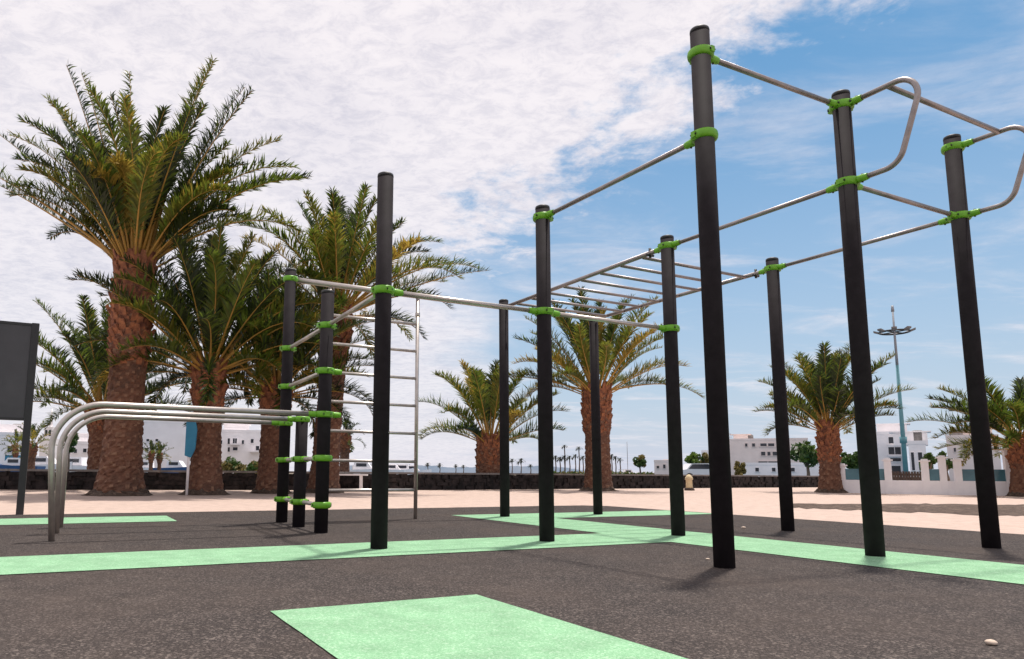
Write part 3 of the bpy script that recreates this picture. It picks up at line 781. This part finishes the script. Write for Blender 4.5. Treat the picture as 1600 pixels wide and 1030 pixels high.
mb = MB()
hd0, hd1 = ray(1388, 742, 24.5), ray(1450, 742, 23.8); hd0.z = hd1.z = 0
hed = thing('timber_fence', 'brown timber fence panel between the white garden pillars', 'fence', hd0)
d = (hd1 - hd0).normalized(); ax = (d, Vector((-d.y, d.x, 0)), Vector((0, 0, 1)))
for i in range(14):
    c = hd0 + d * ((hd1 - hd0).length * (i + .5) / 14) + Vector((0, 0, .34)); mb.box(c, ((hd1 - hd0).length / 14 - .015, .03, .68 + .02 * (i % 2)), 0, ax)
mb.build('boards', m_brown, hed, hd0)
mb = MB()
for z in (.2, .58): mb.box((hd0 + hd1) / 2 + Vector((0, .035, z)), ((hd1 - hd0).length, .04, .08), 0, ax)
mb.build('rail', m_brown, hed, hd0)

# church-like tower and antennas
tp = ray(74, 732, 130); tp.z = 0
tw = thing('tower', 'thin pale tower with a stepped top far behind the notice board', 'tower', tp)
mb = MB(); mb.box(tp + Vector((0, 0, 3)), (2.2, 2.2, 6)); mb.box(tp + Vector((0, 0, 7)), (1.5, 1.5, 2.2)); mb.tube([tp + Vector((0, 0, 8)), tp + Vector((0, 0, 11.5))], [.35, .08], 8)
mb.build('shaft', m_white, tw, tp)
for sx in (-1, 0):
    mb = MB(); c = tp + Vector((sx * .7 + .35, -.76, 7)); mb.box(c, (.4, .05, 1.1)); mb.build('window', m_glass, tw, c)
for px, py, Y, lab in ((1139, 676, 95, 'thin grey lattice antenna on the roof of the long white building'), (1122, 682, 84, 'thin grey lattice antenna just left of the nearest post')):
    b = ray(px, 735, Y); b.z = 0; H = ray(px, py, Y).z
    a = thing('antenna', lab, 'antenna', b)
    mb = MB()
    for sx, sy in ((-.22, -.2), (.22, -.2), (0, .25)): mb.tube([b + Vector((sx, sy, 0)), b + Vector((sx * .4, sy * .4, H))], .035, 5)
    for k in range(12):
        z0, z1 = H * k / 12, H * (k + 1) / 12; s0 = -.22 if k % 2 else .22; mb.tube([b + Vector((s0, -.2, z0)), b + Vector((-s0, -.2, z1))], .025, 4)
    mb.build('lattice', m_greypost, a, b)
    mb = MB()
    for k, zz in enumerate((.8, .9, .97)): mb.tube([b + Vector((-.7 + .1 * k, 0, H * zz)), b + Vector((.7 - .1 * k, 0, H * zz))], .04, 5)
    mb.build('aerial', m_greypost, a, b + Vector((0, 0, H * .85)))

# ------------------------------------------------------------------ broadleaf trees and bushes
m_bleaf = [material('leaf_bright', (0.11, 0.19, 0.02), (0.15, 0.22, 0.035), 2, rough=.5, transl=.3), material('leaf_deep', (0.045, 0.09, 0.018), (0.07, 0.12, 0.02), 2, rough=.5, transl=.25),
           material('leaf_olive', (0.17, 0.13, 0.03), (0.22, 0.17, 0.05), 2, rough=.6, transl=.25)]
m_bark = material('bark', (0.10, 0.07, 0.05), (0.15, 0.11, 0.08), 8, rough=.9)
def leafy(name, label, cat, px, py0, pytop, half, Y, seed, mats=(0, 1), n=1500, trunk=True, leaf=.16, group=None):
    r = random.Random(seed); b = ray(px, py0, Y); b.z = 0; top = ray(px, pytop, Y).z; w = half * Y / F_PX
    t = thing(name, label, cat, b, group)
    low = top * .36 if trunk else 0.0
    if trunk:
        mb = MB(); mb.tube([b, b + Vector((.05, 0, low * .6)), b + Vector((0, 0, low * 1.25))], [.14, .11, .08], 8)
        for k in range(4):
            a = k * 1.6 + .3; mb.tube([b + Vector((0, 0, low)), b + Vector((math.cos(a) * w * .3, math.sin(a) * w * .3, low + (top - low) * .35)), b + Vector((math.cos(a) * w * .6, math.sin(a) * w * .6, low + (top - low) * .6))], [.07, .05, .02], 6)
        mb.build('trunk', m_bark, t, b)
    mb = MB(); cl = []
    for k in range(16):
        a = r.uniform(0, 6.28); q = r.random() ** .5; zz = r.random()
        cl.append((Vector((math.cos(a) * q * w * .75, math.sin(a) * q * w * .75, low + (top - low) * (.18 + .68 * zz * (1 - .35 * q)))), w * r.uniform(.25, .42), r.choice(mats)))
    for i in range(n):
        c, rad, mi = r.choice(cl)
        while True:
            d = Vector((r.uniform(-1, 1), r.uniform(-1, 1), r.uniform(-1, 1)))
            if .1 < d.length < 1: break
        p = b + c + d * rad * (d.length ** -.4)
        if p.z < .03: p.z = .03 + r.random() * .1
        n1 = Vector((r.uniform(-1, 1), r.uniform(-1, 1), r.uniform(-.2, 1))).normalized(); s1 = n1.orthogonal().normalized(); s2 = n1.cross(s1); l = leaf * r.uniform(.6, 1.3)
        mb.quad([p - s1 * l, p + s2 * l * .5, p + s1 * l, p - s2 * l * .5], mi)
    mb.build('crown' if trunk else 'foliage', m_bleaf, t, b)
    return t
leafy('round_tree', 'bright green round tree left of the bottle-shaped palm', 'tree', 1262, 738, 684, 27, 50, 1)
leafy('round_tree', 'dark small tree peeping out right of the bottle-shaped palm', 'tree', 1333, 738, 697, 15, 48, 2, (1, 1))
leafy('round_tree', 'green tree between the middle post and the nearest post', 'tree', 1085, 738, 702, 13, 72, 3, (1, 0))
leafy('round_tree', 'olive tree beside the green one, left of the nearest post', 'tree', 1104, 738, 702, 9, 70, 4, (1, 2))
leafy('round_tree', 'small dark olive tree beyond the wall right of the notched palm', 'tree', 1000, 738, 706, 11, 90, 6, (1, 2))
leafy('bush', 'dark clipped bush above the white pillars of the fence', 'bush', 1452, 742, 701, 11, 34, 7, (1, 1), leaf=.1, trunk=True)
leafy('bush', 'dark wider bush behind the two close fence pillars', 'bush', 1478, 742, 702, 12, 35, 17, (1, 1), leaf=.1, trunk=True)
leafy('bush', 'yellow olive bushes below the white stepped house', 'bush', 366, 736, 712, 22, 52, 8, (2, 2, 1), trunk=False)
leafy('bush', 'yellow olive bush beside the shaded palm trunk', 'bush', 394, 736, 714, 15, 51, 9, (2, 2, 1), trunk=False)
leafy('bush', 'dark green bush by the pale house left of the dip bars', 'bush', 104, 736, 656, 12, 40, 10, (1, 1), leaf=.12)
leafy('shrub', 'orange brown dry shrub at the foot of the long white building', 'shrub', 1156, 738, 712, 9, 66, 12, (2, 2), trunk=False)
palm('small palm with yellowing lower fronds just right of the notice board post', 48, 736, 50, 700, 38, .22, .18, 1.5, 26, -15, 1.2, 101, leaf=.28, nside=26, olive=.5, yellow=.25, group='small palms beyond the wall')
palm('tiny palm under the notice board in front of the blue door', 24, 736, 24, 699, 46, .14, .11, 1.1, 18, -10, 1.3, 102, leaf=.24, nside=24, group='small palms beyond the wall')
palm('small slim palm in front of the blank white gable, left of a pair', 236, 736, 236, 712, 45, .13, .10, .95, 18, -10, 1.3, 103, leaf=.24, nside=24, dark=.6, group='small palms beyond the wall')
palm('small slim palm in front of the blank white gable, right of a pair', 249, 736, 249, 713, 46, .13, .10, .95, 18, -10, 1.3, 104, leaf=.24, nside=24, dark=.6, group='small palms beyond the wall')
palm('thin dark young palm with drooping fronds behind the bench', 538, 740, 539, 684, 30, .26, .18, 1.0, 12, -30, 1.9, 105, leaf=.22, nside=26, dark=.9, olive=0, yellow=0, group='small palms beyond the wall')

# tiny palms on the far shore
m_farleaf = material('far_palm_leaf', (0.035, 0.045, 0.035), (0.05, 0.06, 0.045), 2, rough=.7)
def far_palm(px, py, Y, L, label):
    b = ray(px, 738, Y); b.z = 0; H = ray(px, py, Y).z
    t = thing('palm_tree', label, 'palm tree', b, 'tiny palms along the far shore')
    mb = MB(); mb.tube([b, b + Vector((.15, 0, H * .5)), b + Vector((0, 0, H))], [.22, .16, .15], 6); mb.build('trunk', m_bark, t, b)
    mb = MB(); r = random.Random(int(px * 7))
    for k in range(16):
        a = k * 2.4; el = R_(75 - k * 6); p = b + Vector((0, 0, H)); ln = L * r.uniform(.8, 1.1)
        hv = Vector((math.cos(a), math.sin(a), 0)); sd = Vector((-hv.y, hv.x, 0)); prev = None
        for j in range(5):
            w = ln * .16 * (1 - abs(j - 2) / 3.0)
            cur = (p + sd * w, p - sd * w)
            if prev: mb.quad([prev[0], cur[0], cur[1], prev[1]])
            prev = cur; e = el - .42 * j; p = p + (hv * math.cos(e) + Vector((0, 0, math.sin(e)))) * ln / 4
    mb.build('crown', m_farleaf, t, b + Vector((0, 0, H)))
    return t
PAIR = 'tiny far palm among others along the shore line beyond the wall'
for px, py, Y, L in ((668, 726, 260, 1.6), (687, 727, 260, 1.6), (712, 728, 270, 1.4), (724, 729, 270, 1.4), (800, 720, 240, 1.7), (814, 721, 240, 2.1), (829, 728, 250, 1.4),
                     (868, 716, 190, 1.6), (875, 718, 190, 1.6), (882, 716, 190, 1.6), (882.5, 698, 190, 1.2), (890, 716, 190, 1.5), (899, 714, 200, 1.5), (905, 701, 200, 1.4), (911, 716, 200, 1.5),
                     (956, 714, 210, 1.7), (962, 716, 210, 1.5), (969, 719, 210, 1.5)):
    far_palm(px, py, Y, L, PAIR)
# dark hedge band on the far shore
mb = MB(); r = random.Random(9); h0 = ray(842, 740, 150); h1 = ray(1024, 740, 150)
for i in range(2600):
    x = r.uniform(h0.x, h1.x); z = abs(r.gauss(0, .35)) + .15 * r.random(); p = Vector((x, 150 + r.uniform(-.8, .8), min(z, .9)))
    n1 = Vector((r.uniform(-1, 1), r.uniform(-1, 1), r.uniform(-.2, 1))).normalized(); s1 = n1.orthogonal().normalized(); s2 = n1.cross(s1); l = .28
    mb.quad([p - s1 * l, p + s2 * l * .6, p + s1 * l, p - s2 * l * .6], r.choice((1, 1, 2)))
tag(mb.build('shore_scrub', m_bleaf), 'dark scrub along the far shore above the wall', 'scrub', kind='stuff')

# ------------------------------------------------------------------ boats and cars
m_hullb = material('blue_hull', (0.02, 0.06, 0.16), (0.03, 0.08, 0.2), 2, rough=.35)
m_carpaint = [material('silver_car_paint', (0.35, 0.36, 0.40), (0.38, 0.39, 0.43), 2, rough=.3, metallic=.4), material('navy_car_paint', (0.03, 0.04, 0.09), (0.04, 0.05, 0.1), 2, rough=.3), material('white_car_paint', (0.68, 0.68, 0.70), (0.64, 0.64, 0.66), 2, rough=.3)]
m_tyre = material('tyre', (0.02, 0.02, 0.02), (0.03, 0.03, 0.03), 6, rough=.8)
def boat(label, px, Y, L, flip=1, hull=None, mast_=0.0, z=-.35):
    p = ray(px, 738, Y); p.z = z; k = L / 6.0
    t = thing('motorboat', label, 'boat', p, 'boats moored beyond the wall')
    mb = MB(); prev = None; st = [(-3, 1.0, .95), (-1.5, 1.1, .95), (0, 1.1, 1.0), (1.5, .85, 1.1), (2.5, .4, 1.25), (3.05, .04, 1.38)]
    for (x, w, h) in st:
        X = p.x + x * k * flip; cur = [(X, p.y - w * k, p.z + h * k), (X, p.y - w * .75 * k, p.z + .1 * k), (X, p.y, p.z - .1 * k), (X, p.y + w * .75 * k, p.z + .1 * k), (X, p.y + w * k, p.z + h * k)]
        if prev:
            for i in range(4): mb.quad([prev[i], cur[i], cur[i + 1], prev[i + 1]])
            mb.quad([prev[4], cur[4], cur[0], prev[0]])
        else: mb.quad(cur)
        prev = cur
    mb.build('hull', hull or m_white2, t, p)
    mb = MB()
    A = [(-1.0, 1.0), (-.9, 1.9), (.6, 1.9), (1.3, 1.0)]
    f = [(p.x + x * k * flip, p.y - .75 * k, p.z + z_ * k) for x, z_ in A]; g = [(x, p.y + .75 * k, z_) for x, _, z_ in f]
    mb.quad(f); mb.quad(g[::-1])
    for i in range(4): mb.quad([f[i], g[i], g[(i + 1) % 4], f[(i + 1) % 4]])
    cb_ = mb.build('cabin', m_white2, t, p + Vector((0, 0, k)))
    mb = MB(); mb.box((p.x - .05 * k * flip, p.y - .77 * k, p.z + 1.52 * k), (1.2 * k, .03, .38 * k)); mb.build('window', m_glass, cb_, p + Vector((0, 0, 1.5 * k)))
    if mast_:
        mb = MB(); mb.tube([p + Vector((0, 0, k)), p + Vector((0, 0, mast_))], .07, 6); mb.tube([p + Vector((0, 0, 1.9 * k)), p + Vector((-2.2 * k * flip, 0, 1.8 * k))], .09, 6); mb.build('mast', m_greypost, t, p)
    return t
boat('white motorboat seen between the ladder rungs, closest to the bench', 566, 70, 5.0, z=-.1)
boat('white motorboat directly behind the tall left post', 592, 74, 5.4, -1, z=-.1)
boat('white motorboat right of the tall left post, first of three', 612, 76, 4.6, 1, z=-.1)
boat('white motorboat right of the tall left post, middle of three', 628, 78, 4.6, -1, z=-.1)
boat('white motorboat just left of the ladder upright', 643, 80, 4.4, 1, None, z=-.1)
boat('blue hulled motorboat in front of the blank white gable', 274, 50, 3.2, 1, m_hullb, z=.15)
boat('white motorboat at the foot of the blank white gable', 226, 52, 3.2, -1, z=.15)
boat('white motorboat left of the dip bar ends', 68, 44, 3.4, 1, z=.2)
boat('blue hulled motorboat under the notice board', 24, 42, 3.0, -1, m_hullb, z=.2)
boat('sailing boat with a bare mast beyond the notched palm', 981, 170, 6, 1, None, 8.5)
boat('white motorboat seen through the dip bar ends', 118, 46, 3.4, -1, z=.2)
def car(label, px, Y, paint, flip=1):
    p = ray(px, 738, Y); p.z = 0.0
    t = thing('parked_car', label, 'car', p, 'cars parked below the stepped house')
    prof = [(-2.1, .35), (-2.1, .85), (-1.5, .95), (-1.1, 1.42), (.35, 1.45), (1.0, .95), (2.0, .82), (2.1, .35)]
    mb = MB(); f = [(p.x + x * flip, p.y - .82, p.z + z) for x, z in prof]; g = [(x, p.y + .82, z) for x, _, z in f]
    mb.quad(f); mb.quad(g[::-1])
    for i in range(8): mb.quad([f[i], g[i], g[(i + 1) % 8], f[(i + 1) % 8]])
    mb.build('body', paint, t, p)
    wv = [(-1.35, .98), (-1.02, 1.36), (.28, 1.38), (.8, .98)]
    for yy in (-.835, .835): mb = MB(); mb.quad([(p.x + x * flip, p.y + yy, p.z + z) for x, z in wv]); mb.build('window', m_glass, t, p + Vector((0, yy, 1.2)))
    for sx in (-1.3, 1.3):
        for sy in (-.78, .78):
            mb = MB(); c = p + Vector((sx * flip, sy, .32)); mb.tube([c - Vector((0, .1, 0)), c + Vector((0, .1, 0))], .32, 14); mb.build('wheel', m_tyre, t, c)
car('navy blue car parked under the yellow olive bushes', 382, 120, m_carpaint[1])
car('silver car parked left of the navy one under the bushes', 353, 121, m_carpaint[0], -1)
car('white car parked beyond the wall between the olive tree and nearest post', 1096, 60, m_carpaint[2])

# litter on the rubber
m_pebble = material('pale_pebble', (0.62, 0.50, 0.40), (0.5, 0.4, 0.33), 60, rough=.8)
def pebble(label, px, py, s, seed):
    d = direction(px, py); k = -(CAM_H - .012) / d.z; p = Vector((d.x * k, d.y * k, .012)); r = random.Random(seed); mb = MB(); n0 = 0
    rows, seg = 5, 8
    for i in range(rows + 1):
        ph = -math.pi / 2 + math.pi * i / rows
        for q in range(seg):
            a = 2 * math.pi * q / seg; rr = s * (1 + r.uniform(-.18, .18)); mb.v.append((p.x + rr * math.cos(ph) * math.cos(a) * 1.3, p.y + rr * math.cos(ph) * math.sin(a), p.z + s * .5 + rr * .55 * math.sin(ph)))
    for i in range(rows):
        for q in range(seg): mb.face((i * seg + q, i * seg + (q + 1) % seg, (i + 1) * seg + (q + 1) % seg, (i + 1) * seg + q), 0, True)
    tag(mb.build('pebble', m_pebble, None, p), label, 'pebble')
pebble('pale pebble on the dark rubber in the front right corner', 1549, 1008, .016, 1)
pebble('small whitish pebble on the rubber between nearest post and slim right post', 1162, 826, .018, 2)
pebble('tiny pale pebble on the dark rubber just left of the nearest post foot', 1106, 875, .010, 3)
